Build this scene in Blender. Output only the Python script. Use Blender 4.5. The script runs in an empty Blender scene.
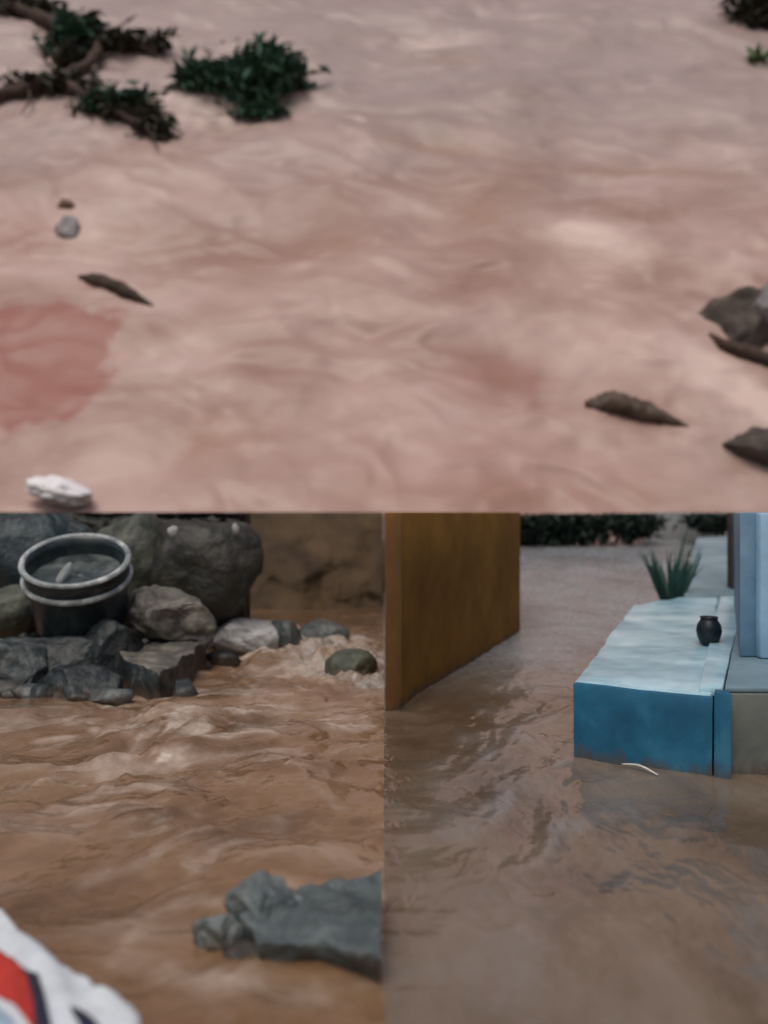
import bpy, bmesh, math, random
import numpy as np
from mathutils import Vector, Matrix, noise as mnoise

C = bpy.context.scene
COL = C.collection
H = 1.4            # eye height above the flood
F = 900.0          # focal length in pixels of the 768 x 1024 frame
R = math.radians
random.seed(7)

# ---------------------------------------------------------------- helpers
def at(px, py, d):
    """point at depth d on the sight line of a pixel"""
    return Vector(((px - 384) / F * d, d, H - (py - 512) / F * d))

def on(px, py, z=0.0):
    """point at height z on the sight line of a pixel (below the horizon)"""
    return at(px, py, (H - z) * F / (py - 512))

def tag(o, label=None, cat=None, group=None, kind=None):
    if label: o['label'] = label
    if cat: o['category'] = cat
    if group: o['group'] = group
    if kind: o['kind'] = kind
    return o

def empty(name, loc):
    o = bpy.data.objects.new(name, None)
    o.empty_display_size = 0.1
    o.location = loc
    COL.objects.link(o)
    return o

def link(name, me, m, parent=None, smooth=True, loc=None):
    if m is not None:
        me.materials.append(m)
    if smooth:
        for p in me.polygons: p.use_smooth = True
    o = bpy.data.objects.new(name, me)
    COL.objects.link(o)
    if loc is not None: o.location = loc
    if parent is not None:
        o.parent = parent
        o.matrix_parent_inverse = Matrix.Translation(-Vector(parent.location))
    return o

def from_bm(name, bm, m, parent=None, smooth=True, loc=None):
    """link bmesh data as one object; with loc the vertices stay in world space and the origin moves to loc"""
    if loc is not None:
        bmesh.ops.translate(bm, verts=bm.verts, vec=-Vector(loc))
    me = bpy.data.meshes.new(name)
    bm.normal_update()
    bm.to_mesh(me); bm.free()
    return link(name, me, m, parent, smooth, loc)

# vectorised 2-D gradient noise
_rs = np.random.RandomState(11)
_perm = _rs.permutation(512); _perm = np.concatenate([_perm, _perm])
_ang = _rs.rand(512) * 2 * np.pi
_gx, _gy = np.cos(_ang), np.sin(_ang)
def pn(x, y):
    xi = np.floor(x).astype(int); yi = np.floor(y).astype(int)
    xf = x - xi; yf = y - yi
    u = xf**3 * (xf * (xf * 6 - 15) + 10); v = yf**3 * (yf * (yf * 6 - 15) + 10)
    def g(ix, iy, dx, dy):
        h = _perm[(_perm[ix & 511] + iy) & 511]
        return _gx[h] * dx + _gy[h] * dy
    a = g(xi, yi, xf, yf); b = g(xi + 1, yi, xf - 1, yf)
    c = g(xi, yi + 1, xf, yf - 1); d = g(xi + 1, yi + 1, xf - 1, yf - 1)
    return (a + u * (b - a)) * (1 - v) + (c + u * (d - c)) * v
def fbm(x, y, o=4, gain=0.5):
    s = 0; a = 1.0
    for i in range(o):
        s = s + a * pn(x * 2**i + 17.3 * i, y * 2**i + 5.1 * i); a *= gain
    return s
def ridged(x, y, o=3):
    s = 0; a = 1.0
    for i in range(o):
        n = 1 - np.abs(pn(x * 2**i + 9.7 * i, y * 2**i + 3.3 * i)) * 2
        s = s + a * n; a *= 0.5
    return s / 1.75
def sstep(a, b, x):
    if a > b: return 1 - sstep(b, a, x)
    t = np.clip((x - a) / (b - a), 0, 1)
    return t * t * (3 - 2 * t)

def grid_mesh(name, P, attrs=None):
    """P: rows x cols x 3"""
    r, c = P.shape[:2]
    me = bpy.data.meshes.new(name)
    idx = np.arange(r * c).reshape(r, c)
    q = np.stack([idx[:-1, :-1], idx[:-1, 1:], idx[1:, 1:], idx[1:, :-1]], -1).reshape(-1, 4)
    me.from_pydata(P.reshape(-1, 3).tolist(), [], q.tolist())
    if attrs:
        for k, v in attrs.items():
            at_ = me.attributes.new(k, 'FLOAT', 'POINT')
            at_.data.foreach_set('value', np.ascontiguousarray(v.reshape(-1), dtype=np.float32))
    me.update()
    return me

# ---------------------------------------------------------------- materials
def lin(r, g, b):
    f = lambda c: (c / 255 / 12.92) if c / 255 <= 0.04045 else ((c / 255 + 0.055) / 1.055) ** 2.4
    return (f(r), f(g), f(b), 1)

class NT:
    def __init__(s, name):
        s.m = bpy.data.materials.new(name); s.m.use_nodes = True
        s.t = s.m.node_tree; s.bsdf = s.t.nodes['Principled BSDF']
        s.co = s.t.nodes.new('ShaderNodeTexCoord')
        s.geo = s.t.nodes.new('ShaderNodeNewGeometry')
    def n(s, k, **kw):
        o = s.t.nodes.new(k)
        for a, b in kw.items(): setattr(o, a, b)
        return o
    def l(s, a, b): s.t.links.new(a, b)
    def pos(s, scale=(1, 1, 1), rot=(0, 0, 0), warp=0, wscale=1.0, obj=False):
        v = s.co.outputs['Object'] if obj else s.geo.outputs['Position']
        if warp:
            nz = s.n('ShaderNodeTexNoise'); nz.inputs['Scale'].default_value = wscale; nz.inputs['Detail'].default_value = 2
            s.l(v, nz.inputs['Vector'])
            sub = s.n('ShaderNodeVectorMath', operation='SUBTRACT'); s.l(nz.outputs['Color'], sub.inputs[0]); sub.inputs[1].default_value = (.5, .5, .5)
            sc = s.n('ShaderNodeVectorMath', operation='SCALE'); s.l(sub.outputs[0], sc.inputs[0]); sc.inputs['Scale'].default_value = warp
            ad = s.n('ShaderNodeVectorMath', operation='ADD'); s.l(v, ad.inputs[0]); s.l(sc.outputs[0], ad.inputs[1]); v = ad.outputs[0]
        mp = s.n('ShaderNodeMapping'); s.l(v, mp.inputs['Vector'])
        mp.inputs['Scale'].default_value = scale; mp.inputs['Rotation'].default_value = rot
        return mp.outputs[0]
    def noise(s, vec, scale, detail=5, rough=0.55):
        o = s.n('ShaderNodeTexNoise'); o.inputs['Scale'].default_value = scale
        o.inputs['Detail'].default_value = detail; o.inputs['Roughness'].default_value = rough
        s.l(vec, o.inputs['Vector']); return o.outputs['Fac']
    def ramp(s, fac, stops, mode='LINEAR'):
        o = s.n('ShaderNodeValToRGB'); cr = o.color_ramp; cr.interpolation = mode
        while len(cr.elements) < len(stops): cr.elements.new(0.5)
        for e, (p, c) in zip(cr.elements, stops):
            e.position = p; e.color = c if not isinstance(c, (int, float)) else (c, c, c, 1)
        s.l(fac, o.inputs['Fac']); return o.outputs['Color']
    def mix(s, fac, a, b, mode='MIX'):
        o = s.n('ShaderNodeMix', data_type='RGBA', blend_type=mode)
        for sock, v in ((o.inputs[0], fac), (o.inputs[6], a), (o.inputs[7], b)):
            if hasattr(v, 'is_linked'): s.l(v, sock)
            else: sock.default_value = v
        return o.outputs[2]
    def math(s, op, a, b=0.0, clamp=False):
        o = s.n('ShaderNodeMath', operation=op); o.use_clamp = clamp
        for sock, v in ((o.inputs[0], a), (o.inputs[1], b)):
            if hasattr(v, 'is_linked'): s.l(v, sock)
            else: sock.default_value = v
        return o.outputs[0]
    def attr(s, name):
        o = s.n('ShaderNodeAttribute'); o.attribute_name = name; return o.outputs['Fac']
    def bump(s, h, strength, dist, prev=None):
        o = s.n('ShaderNodeBump'); o.inputs['Strength'].default_value = strength; o.inputs['Distance'].default_value = dist
        s.l(h, o.inputs['Height'])
        if prev is not None: s.l(prev, o.inputs['Normal'])
        return o.outputs[0]
    def done(s, col, rough=0.6, normal=None, spec=0.5):
        if hasattr(col, 'is_linked'): s.l(col, s.bsdf.inputs['Base Color'])
        else: s.bsdf.inputs['Base Color'].default_value = col
        if hasattr(rough, 'is_linked'): s.l(rough, s.bsdf.inputs['Roughness'])
        else: s.bsdf.inputs['Roughness'].default_value = rough
        s.bsdf.inputs['Specular IOR Level'].default_value = spec
        if normal is not None: s.l(normal, s.bsdf.inputs['Normal'])
        return s.m

def rough_mat(name, c1, c2, c3=None, scale=6, rough=0.75, bump=0.5, dist=0.02, spec=0.4, obj=True, mottle=None, tide=False):
    t = NT(name)
    v = t.pos(obj=obj, warp=0.15, wscale=scale)
    f = t.noise(v, scale, 6, 0.6)
    stops = [(0.32, c1), (0.62, c2)] if c3 is None else [(0.3, c1), (0.52, c2), (0.68, c3)]
    col = t.ramp(f, stops)
    f2 = t.noise(v, scale * 5, 4, 0.6)
    col = t.mix(0.25, col, t.ramp(f2, [(0.3, 0.55), (0.7, 1.0)]), 'MULTIPLY')
    if mottle:
        f3 = t.noise(t.pos(obj=obj, warp=.1, wscale=scale * 2), scale * 1.7, 8, .72)
        col = t.mix(t.ramp(f3, [(.56, 0.0), (.70, .8)]), col, mottle)
    if tide:
        sep = t.n('ShaderNodeSeparateXYZ'); t.l(t.geo.outputs['Position'], sep.inputs[0])
        ns = t.noise(t.pos(scale=(5, 5, 1.2)), 1.6, 6, .65)
        lim = t.math('SUBTRACT', t.math('MULTIPLY', ns, .34), .09)
        k = t.ramp(t.math('MULTIPLY', t.math('SUBTRACT', lim, sep.outputs['Z']), 10.0, True), [(0.0, 0.0), (.8, .8)])
        col = t.mix(k, col, (.085, .058, .04, 1))
        sp = t.noise(t.pos(), 26, 3, .5)
        col = t.mix(t.ramp(sp, [(.68, 0.0), (.72, .45)]), col, (.10, .075, .055, 1))
    nm = t.bump(t.noise(v, scale * 2.5, 7, 0.6), bump, dist)
    return t.done(col, rough, nm, spec)

def flat_mat(name, c, rough=0.6, var=0.15, scale=9, spec=0.4):
    d = tuple(x * (1 - var) for x in c[:3]) + (1,)
    u = tuple(min(1, x * (1 + var)) for x in c[:3]) + (1,)
    return rough_mat(name, d, u, None, scale, rough, 0.15, 0.005, spec)

def leaf_mat(name, c1, c2, c3):
    t = NT(name)
    v = t.pos()
    f = t.noise(v, 1.7, 3)
    rnd = t.geo.outputs['Random Per Island']
    fac = t.math('ADD', t.math('MULTIPLY', f, 0.5), t.math('MULTIPLY', rnd, 0.5))
    return t.done(t.ramp(fac, [(0.25, c1), (0.5, c2), (0.8, c3)]), 0.6, None, 0.3)

# ---------------------------------------------------------------- shapes
def box_bm(bm, x0, x1, y0, y1, z0, z1):
    return prism_bm(bm, [(x0, y0), (x1, y0), (x1, y1), (x0, y1)], z0, z1)

def prism_bm(bm, poly, z0, z1):
    lo = [bm.verts.new((x, y, z0)) for x, y in poly]
    z1s = z1 if isinstance(z1, (list, tuple)) else [z1] * len(poly)
    hi = [bm.verts.new((x, y, z)) for (x, y), z in zip(poly, z1s)]
    n = len(poly)
    bm.faces.new(lo[::-1]); bm.faces.new(hi)
    for i in range(n):
        bm.faces.new((lo[i], lo[(i + 1) % n], hi[(i + 1) % n], hi[i]))
    bmesh.ops.recalc_face_normals(bm, faces=bm.faces)

def bevel(bm, w, seg=2, ang=30):
    es = [e for e in bm.edges if len(e.link_faces) == 2 and e.calc_face_angle() > R(ang)]
    bmesh.ops.bevel(bm, geom=es, offset=w, segments=seg, affect='EDGES', profile=0.5, clamp_overlap=True)

def rough_block(name, poly, z0, z1, m, parent=None, loc=None, w=0.015, jig=0.006, cell=0.12, seed=0):
    """a plastered or concrete block with softened, slightly uneven edges"""
    bm = bmesh.new(); prism_bm(bm, poly, z0, z1)
    bevel(bm, w, 2)
    for _ in range(40):
        es = [e for e in bm.edges if e.calc_length() > cell * 2.2]
        if not es: break
        bmesh.ops.subdivide_edges(bm, edges=es, cuts=1, use_grid_fill=True)
        if len(bm.verts) > 9000: break
    bmesh.ops.triangulate(bm, faces=[f for f in bm.faces if len(f.verts) > 4])
    for v in bm.verts:
        n = mnoise.noise_vector(v.co * 3.1 + Vector((seed, 0, 0))) * jig + mnoise.noise_vector(v.co * 11 + Vector((seed, 3, 0))) * jig * 0.5
        top = (v.co.z > H - 0.03)
        v.co += Vector((n.x, n.y, 0 if top else n.z))
    o = from_bm(name, bm, m, parent, True, loc)
    o.data.set_sharp_from_angle(angle=R(35)) if hasattr(o.data, 'set_sharp_from_angle') else None
    return o

def rock_bm(center, size, seed=0, rot=(0, 0, 0), facets=9, rough=0.10, sub=5, boxy=0.0, clip_z=None, clip_x=None):
    """a broken rock: an ellipsoid cut by random planes, then weathered"""
    rnd = random.Random(seed)
    bm = bmesh.new()
    bmesh.ops.create_icosphere(bm, subdivisions=sub, radius=1.0)
    planes = []
    for _ in range(facets):
        n = Vector((rnd.uniform(-1, 1), rnd.uniform(-1, 1), rnd.uniform(-0.7, 1))).normalized()
        planes.append((n, rnd.uniform(0.55, 0.85)))
    if boxy:
        planes += [(Vector((0, 0, 1)), boxy), (Vector((0, -1, 0.15)).normalized(), boxy), (Vector((1, 0, 0.1)).normalized(), boxy * 1.05)]
    off = Vector((seed * 3.7, seed * 1.3, 0))
    for v in bm.verts:
        c = v.co.copy()
        for n, d in planes:
            k = c.dot(n) - d
            if k > 0: c -= n * k * 0.93
        nn = v.co.normalized()
        c += nn * ((mnoise.fractal(v.co * 1.5 + off, 1.1, 2.1, 5) * rough + mnoise.noise(v.co * 12 + off) * .012))
        v.co = c
    M = Matrix.Translation(center) @ (Matrix.Rotation(rot[2], 4, 'Z') @ Matrix.Rotation(rot[1], 4, 'Y') @ Matrix.Rotation(rot[0], 4, 'X')) @ Matrix.Diagonal((*size, 1))
    bmesh.ops.transform(bm, matrix=M, verts=bm.verts)
    for co, no in ([(Vector((0, 0, clip_z)), Vector((0, 0, 1)))] if clip_z is not None else []) + ([(Vector((clip_x, 0, 0)), Vector((1, 0, 0)))] if clip_x is not None else []):
        g = bmesh.ops.bisect_plane(bm, geom=bm.verts[:] + bm.edges[:] + bm.faces[:], plane_co=co, plane_no=no, clear_outer=True)
        bmesh.ops.holes_fill(bm, edges=[e for e in bm.edges if e.is_boundary], sides=0)
    return bm

def rock(name, center, size, m, label, cat='rock', group=None, **kw):
    bm = rock_bm(Vector(center), size, **kw)
    o = from_bm(name, bm, m, None, True, loc=Vector(center))
    o.data.set_sharp_from_angle(angle=R(55))
    return tag(o, label, cat, group)

def tube_bm(bm, pts, radii, seg=10, wob=0.0):
    pts = [Vector(p) for p in pts]
    rings = []
    for i, p in enumerate(pts):
        d = (pts[min(i + 1, len(pts) - 1)] - pts[max(i - 1, 0)]).normalized()
        a = d.cross(Vector((0.13, 0.2, 1))).normalized(); b = d.cross(a)
        r = radii[i]
        ring = []
        for k in range(seg):
            t = 2 * math.pi * k / seg
            rr = r * (1 + wob * mnoise.noise(p * 2 + Vector((math.cos(t), math.sin(t), i))))
            ring.append(bm.verts.new(p + a * math.cos(t) * rr + b * math.sin(t) * rr))
        rings.append(ring)
    for i in range(len(rings) - 1):
        for k in range(seg):
            bm.faces.new((rings[i][k], rings[i][(k + 1) % seg], rings[i + 1][(k + 1) % seg], rings[i + 1][k]))
    bm.faces.new(rings[0][::-1]); bm.faces.new(rings[-1])
    bmesh.ops.recalc_face_normals(bm, faces=bm.faces)

def smooth_path(pts, n=8):
    pts = [Vector(p) for p in pts]; out = []
    P = [pts[0] * 2 - pts[1]] + pts + [pts[-1] * 2 - pts[-2]]
    for i in range(1, len(P) - 2):
        for k in range(n):
            t = k / n
            a, b, c, d = P[i - 1], P[i], P[i + 1], P[i + 2]
            out.append(0.5 * ((2 * b) + (c - a) * t + (2 * a - 5 * b + 4 * c - d) * t * t + (3 * b - a - 3 * c + d) * t**3))
    out.append(pts[-1]); return out

def leaf(bm, p, d, up, L, W):
    """a folded pointed leaf of six faces"""
    d = d.normalized(); s = d.cross(up)
    if s.length < 1e-3: s = Vector((1, 0, 0))
    s.normalize(); n = s.cross(d)
    base = bm.verts.new(p); m1 = bm.verts.new(p + d * L * 0.45 - n * W * 0.25); tip = bm.verts.new(p + d * L - n * L * 0.12)
    l1 = bm.verts.new(p + d * L * 0.4 + s * W * 0.5); r1 = bm.verts.new(p + d * L * 0.4 - s * W * 0.5)
    for f in ((base, l1, m1), (base, m1, r1), (l1, tip, m1), (m1, tip, r1)): bm.faces.new(f)

def leaf_cloud(bm, center, rad, n, L, rnd, zmax=None, clumps=14, flow=None):
    cs = []
    for _ in range(clumps):
        v = Vector((rnd.gauss(0, 1), rnd.gauss(0, 1), rnd.gauss(0, 1))).normalized() * rnd.uniform(0.3, 1) ** 0.6
        cs.append((Vector((v.x * rad[0], v.y * rad[1], v.z * rad[2])), rnd.uniform(0.18, 0.42)))
    for _ in range(n):
        c, s = rnd.choice(cs)
        p = Vector(center) + c + Vector((rnd.gauss(0, s) * rad[0], rnd.gauss(0, s) * rad[1], rnd.gauss(0, s) * rad[2]))
        if zmax is not None and p.z > zmax - 0.02: continue
        d = Vector((rnd.gauss(0, 1), rnd.gauss(0, 1), rnd.gauss(0, .8)))
        if flow is not None: d += flow * 1.4
        l = L * rnd.uniform(0.45, 1.7)
        if zmax is not None:
            e = p + d.normalized() * l
            if e.z > zmax - 0.02: d.z = -abs(d.z)
        leaf(bm, p, d, Vector((rnd.gauss(0, .5), rnd.gauss(0, .5), 1)), l, l * 0.42)

# ================================================================ camera
cam = bpy.data.cameras.new('camera'); co = bpy.data.objects.new('camera', cam); COL.objects.link(co)
co.location = (0, 0, H); co.rotation_euler = (R(90), 0, 0)
cam.sensor_width = 36; cam.lens = 36 * F / 1024
cam.clip_start = 0.05; cam.clip_end = 2000
cam.dof.use_dof = True; cam.dof.focus_distance = 5.2; cam.dof.aperture_fstop = 0.75
C.camera = co

# ================================================================ light
w = bpy.data.worlds.new('World'); C.world = w; w.use_nodes = True
nt = w.node_tree; bg = nt.nodes['Background']
sky = nt.nodes.new('ShaderNodeTexSky'); sky.sky_type = 'NISHITA'; sky.sun_disc = False
SUN_EL, SUN_AZ = 62, 200        # degrees; the sun stands behind the camera, a little to its left
sky.sun_elevation = R(SUN_EL); sky.sun_rotation = R(SUN_AZ)
sky.air_density = 1.2; sky.dust_density = 6.0; sky.ozone_density = 1.5
nt.links.new(sky.outputs[0], bg.inputs['Color']); bg.inputs['Strength'].default_value = 0.07
sl = bpy.data.lights.new('sun', 'SUN'); so = bpy.data.objects.new('sun', sl); COL.objects.link(so)
sl.energy = 0.9; sl.angle = R(35); sl.color = (1.0, 0.95, 0.9)
az = R(SUN_AZ); el = R(SUN_EL)
sd = Vector((math.sin(az) * math.cos(el), math.cos(az) * math.cos(el), math.sin(el)))
so.rotation_euler = (-sd).to_track_quat('-Z', 'Y').to_euler(); so.location = sd * 60

C.view_settings.view_transform = 'Standard'; C.view_settings.look = 'None'
C.view_settings.exposure = 0.32; C.view_settings.gamma = 1; C.view_settings.use_curve_mapping = False

# ================================================================ the setting
M_mudground = rough_mat('wet_mud', (.09, .06, .045, 1), (.16, .11, .08, 1), None, 1.2, 0.7, 0.5, 0.05, obj=False)
me = bpy.data.meshes.new('ground')
me.from_pydata([(-500, -500, -.7), (500, -500, -.7), (500, 500, -.7), (-500, 500, -.7)], [], [(0, 1, 2, 3)])
tag(link('ground', me, M_mudground, smooth=False), kind='structure')

# ---- water materials
def water_mat(name, dark, mid, light, foamc, flow_rot, stretch, rough=0.09, fine=.6, spec=0.5):
    t = NT(name)
    v = t.pos(scale=(stretch[0], stretch[1], 1), rot=(0, 0, flow_rot), warp=0.35, wscale=1.1)
    f = t.noise(v, 1.0, 6, 0.58)
    col = t.ramp(f, [(0.3, dark), (0.5, mid), (0.7, light)])
    v2 = t.pos(scale=(stretch[0] * 3, stretch[1] * 3, 1), rot=(0, 0, flow_rot + 0.25), warp=0.3, wscale=2.5)
    g = t.noise(v2, 1.6, 6, 0.6)
    col = t.mix(t.ramp(g, [(0.52, 0.0), (0.74, 0.5)]), col, light)
    fo = t.attr('foam')  # foam, and on the lane also the painted sky reflection
    fm = t.math('MULTIPLY', fo, t.ramp(t.noise(v2, 3.2, 6, 0.7), [(0.3, 0.35), (0.6, 1.0)]), True)
    col = t.mix(fm, col, foamc)
    fr = t.math('MULTIPLY', t.attr('froth'), t.ramp(t.noise(v2, 4.5, 7, .75), [(.38, 0.0), (.58, 1.0)]), True)
    col = t.mix(fr, col, (.40, .385, .36, 1))
    big = t.attr('tint')
    col = t.mix(big, col, dark)
    nm = t.bump(t.noise(v2, 1.6, 3, .5), 0.4 * fine, 0.06)
    nm = t.bump(t.noise(v2, 5.0, 3, 0.5), 0.25 * fine, 0.012, nm)
    r = t.math('ADD', rough, t.math('MULTIPLY', fm, 0.22))
    return t.done(col, r, nm, spec)

def axis(*segs):
    """coordinates joined from (start, stop, count) segments"""
    out = []
    for a, b, n in segs: out.append(np.linspace(a, b, n, endpoint=False))
    out.append(np.array([segs[-1][1]])); return np.concatenate(out)

def blob(X, Y, cx, cy, rx, ry, rot=0.0):
    c, s = math.cos(rot), math.sin(rot)
    dx, dy = X - cx, Y - cy
    u, v = (dx * c + dy * s) / rx, (-dx * s + dy * c) / ry
    return np.exp(-(u * u + v * v))

# ---- orange-brown flood on the left
M_wl = water_mat('muddy_water_orange', (.11, .061, .031, 1), (.198, .113, .060, 1), (.265, .168, .098, 1), (.50, .405, .33, 1), R(28), (1.1, 1.7))
xs = axis((-40, -7, 40), (-7, -3, 90), (-3, 0, 260)); ys = axis((-20, 1.6, 50), (1.6, 4.5, 170), (4.5, 9, 190), (9, 15, 120))
X, Y = np.meshgrid(xs, ys)
wx, wy = X + 0.5 * pn(X * 1.1, Y * 1.1) + .12 * pn(X * 3.7, Y * 3.7), Y + 0.5 * pn(X * 1.1 + 40, Y * 1.1 + 7) + .12 * pn(X * 3.7 + 9, Y * 3.7)
c20, s20 = math.cos(R(28)), math.sin(R(28))
U, V = wx * c20 + wy * s20, -wx * s20 + wy * c20
hgt = 0.07 * fbm(U * 0.9, V * 1.3, 4) + 0.04 * (ridged(U * 1.1, V * 1.9, 3) - 0.55) + 0.016 * fbm(U * 4, V * 5, 3)
rapids = np.clip(blob(X, Y, -1.35, 5.7, 1.1, .9) + 0.9 * blob(X, Y, -1.0, 8.6, 1.7, .8, -.75) + 0.6 * blob(X, Y, -1.2, 4.2, .9, .6), 0, 1.2)
hgt = hgt * (0.6 + 1.5 * rapids) + 0.10 * blob(X, Y, -1.3, 9.4, 1.5, .5, -.7) * (1 + fbm(X * 2.5, Y * 2.5, 3))
crest = sstep(0.45, 0.95, ridged(U * 1.1, V * 1.9, 3)) * sstep(-0.15, 0.5, fbm(U * 3.4 + 3, V * 4.5, 5)) + .5 * sstep(.1, .6, fbm(U * 1.3 + 31, V * 1.9, 5))
ROCKS = [(-.32, 2.98, .44, .34), (-2.15, 6.6, 1.3, .55), (-1.5, 6.55, .45, .35), (-.95, 8.5, .55, .42), (-1.5, 9.0, .4, .3), (-.26, 7.9, .36, .3), (-.6, 9.8, .4, .3)]
ringf = 0
for rx_, ry_, ra, rb in ROCKS:
    q_ = np.sqrt(((X - rx_) / ra) ** 2 + ((Y - ry_) / rb) ** 2) + .22 * fbm(X * 4, Y * 4, 3)
    ringf = np.maximum(ringf, np.exp(-((q_ - 1.08) / .16) ** 2))
foam = np.clip(0.28 * crest + 1.5 * crest * rapids + .55 * ringf * (.6 + .8 * fbm(X * 5, Y * 5, 3)), 0, 1)
band = blob(X, Y, -1.25, 10.2, 2.0, .75, -.9) + blob(X, Y, -.15, 7.7, 1.2, .45, -1.1) * 0.9
froth = np.clip(sstep(0.2, 0.7, band) * (0.75 + 1.5 * fbm(X * 2.6, Y * 2.6, 5)), 0, 1)
foam = np.clip(foam + .2 * sstep(0.2, 0.75, band), 0, 1)
hgt = hgt * (1 - .5 * sstep(.2, .75, band)) + .09 * sstep(.2, .75, band) * (.1 + 1.3 * fbm(X * 4, Y * 4, 5))
edge_y, edge_h = ys.copy(), hgt[:, -1].copy()
tint = np.clip(0.75 * sstep(10.3, 11.6, Y) + 0.3 * blob(X, Y, -2.6, 6.2, .9, .6), 0, 1)
o = link('water', grid_mesh('water', np.stack([X, Y, hgt], -1), {'foam': foam, 'tint': tint, 'froth': froth}), M_wl)
tag(o, kind='structure')

# ---- grey-brown flood on the right, running down the lane
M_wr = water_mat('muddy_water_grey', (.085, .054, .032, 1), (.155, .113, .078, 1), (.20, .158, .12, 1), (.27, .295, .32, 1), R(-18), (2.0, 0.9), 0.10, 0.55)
xs = axis((0, 2.6, 240), (2.6, 7, 160), (7, 40, 40)); ys = axis((-20, 1.6, 50), (1.6, 4.5, 150), (4.5, 9, 160), (9, 20.5, 180))
X, Y = np.meshgrid(xs, ys)
ramp = lambda Y: 1.02 * sstep(8.0, 26.0, Y)
wx, wy = X + 0.22 * pn(X * 1.2 + 9, Y * 1.2), Y + 0.3 * pn(X * 1.1 + 40, Y * .9 + 7)
cb, sb = math.cos(R(-18)), math.sin(R(-18))
U, V = wx * cb + wy * sb, -wx * sb + wy * cb
hgt = 0.02 * fbm(U * 1.2, V * .6, 3) + 0.022 * (ridged(U * 2.2, V * 0.7, 3) - .55) + 0.012 * fbm(U * 5, V * 2.5, 3)
race = np.clip(blob(X, Y, .75, 5.6, .55, 1.6, -.3) + .8 * blob(X, Y, 1.0, 4.1, .8, .5), 0, 1)
hgt = hgt * (0.6 + 1.1 * race)
crest = sstep(0.6, 0.9, ridged(U * 2.2, V * 0.7, 3)) * sstep(-.2, .3, fbm(U * 3 + 3, V * 2, 4))
foam = np.clip(.10 * crest + .25 * crest * race + .22 * blob(X, Y, 1.15, 7.0, .22, 1.9, -.36) * (.6 + 1.5 * fbm(X * 5, Y * 1.6, 4)) + .22 * blob(X, Y, .72, 5.0, .4, 2.6, -.16) * (.8 + fbm(X * 2.5, Y * 1.2, 4)) + 1.0 * sstep(6.0, 10.0, Y) * (0.9 + .5 * fbm(X * .8, Y * .4, 3)) + .6 * blob(X, Y, 1.95, 11.0, .4, .2), 0, 1)  # far-lane term paints the sky's reflection as a pale blue-grey colour
tint = np.clip((.95 * blob(X, Y, .35, 6.1, .5, 1.5, -.33) + .35 * blob(X, Y, .1, 4.6, .3, .8) + .8 * blob(X, Y, 1.75, 3.8, .45, .5)) * (.9 + .6 * fbm(X * 2.2, Y * 1.3, 4)), 0, 1)
hgt = hgt + .03 * sstep(6.5, 10, Y) * (ridged(X * 1.1 + .4 * pn(X, Y * .5), Y * .8, 3) - .5)
k = sstep(0.0, 0.35, X); Z = hgt * k + np.interp(Y, edge_y, edge_h) * (1 - k) * sstep(13, 11, Y) + ramp(Y)
P = np.stack([X, Y, Z], -1)
edge = P[:, :1].copy(); edge[..., 2] -= np.clip(edge[..., 1] - 8, 0, 1) * .9                     # the sheet's own side where it stands higher than the left flood
lip = P[:, :1].copy(); P[:, 0, 0] = .003
P = np.concatenate([edge, lip, P], 1)
cat0 = lambda a: np.concatenate([a[:, :1], a[:, :1], a], 1)
o = link('water', grid_mesh('water', P, {'foam': cat0(foam), 'tint': cat0(tint)}), M_wr)  # foam also holds the painted sky reflection
tag(o, kind='structure')
lane_z = lambda y: float(ramp(np.array([y]))[0])

# ---- the muddy torrent pouring down the hillside behind
SL = math.tan(R(50)); Y0 = 21.0
SN = Vector((0, -math.sin(R(50)), math.cos(R(50))))
def slope_disp(U, Z):
    a = R(14)
    u, v = U * math.cos(a) + Z * math.sin(a), -U * math.sin(a) + Z * math.cos(a)
    u = u + 1.2 * pn(U * .16 + 5, Z * .2); v = v + 1.0 * pn(U * .2, Z * .2 + 9)
    K = 4.2                                    # the same rough water as below, on the scale of a mudflow
    wu, wv = U / K, Z / K * 1.3
    wu, wv = wu + .35 * pn(wu * 1.1, wv * 1.1) + .10 * pn(wu * 3.7, wv * 3.7), wv + .35 * pn(wu * 1.1 + 40, wv * 1.1 + 7)
    a = R(-16); p, q = wu * math.cos(a) + wv * math.sin(a), -wu * math.sin(a) + wv * math.cos(a)
    d = .45 * fbm(u * .13, v * .22, 2) + K * (.003 * fbm(p * 5, q * 7, 2) + .055 * fbm(p * .9, q * 1.4, 3) + .05 * (ridged(p * 1.0, q * 1.9, 2) - .55) + .007 * fbm(p * 3.5, q * 5, 2))
    return d
def slope_at(px, py, lift=0.0):
    dz = (512 - py) / F
    Yd = Y0 / (1 - dz / SL)
    p = at(px, py, Yd)
    d = float(slope_disp(np.array([p.x]), np.array([p.z]))[0])
    return p + SN * (d + lift)
def slope_scale(py):
    return Y0 / (1 - (512 - py) / F / SL) / F      # metres per pixel there

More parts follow.
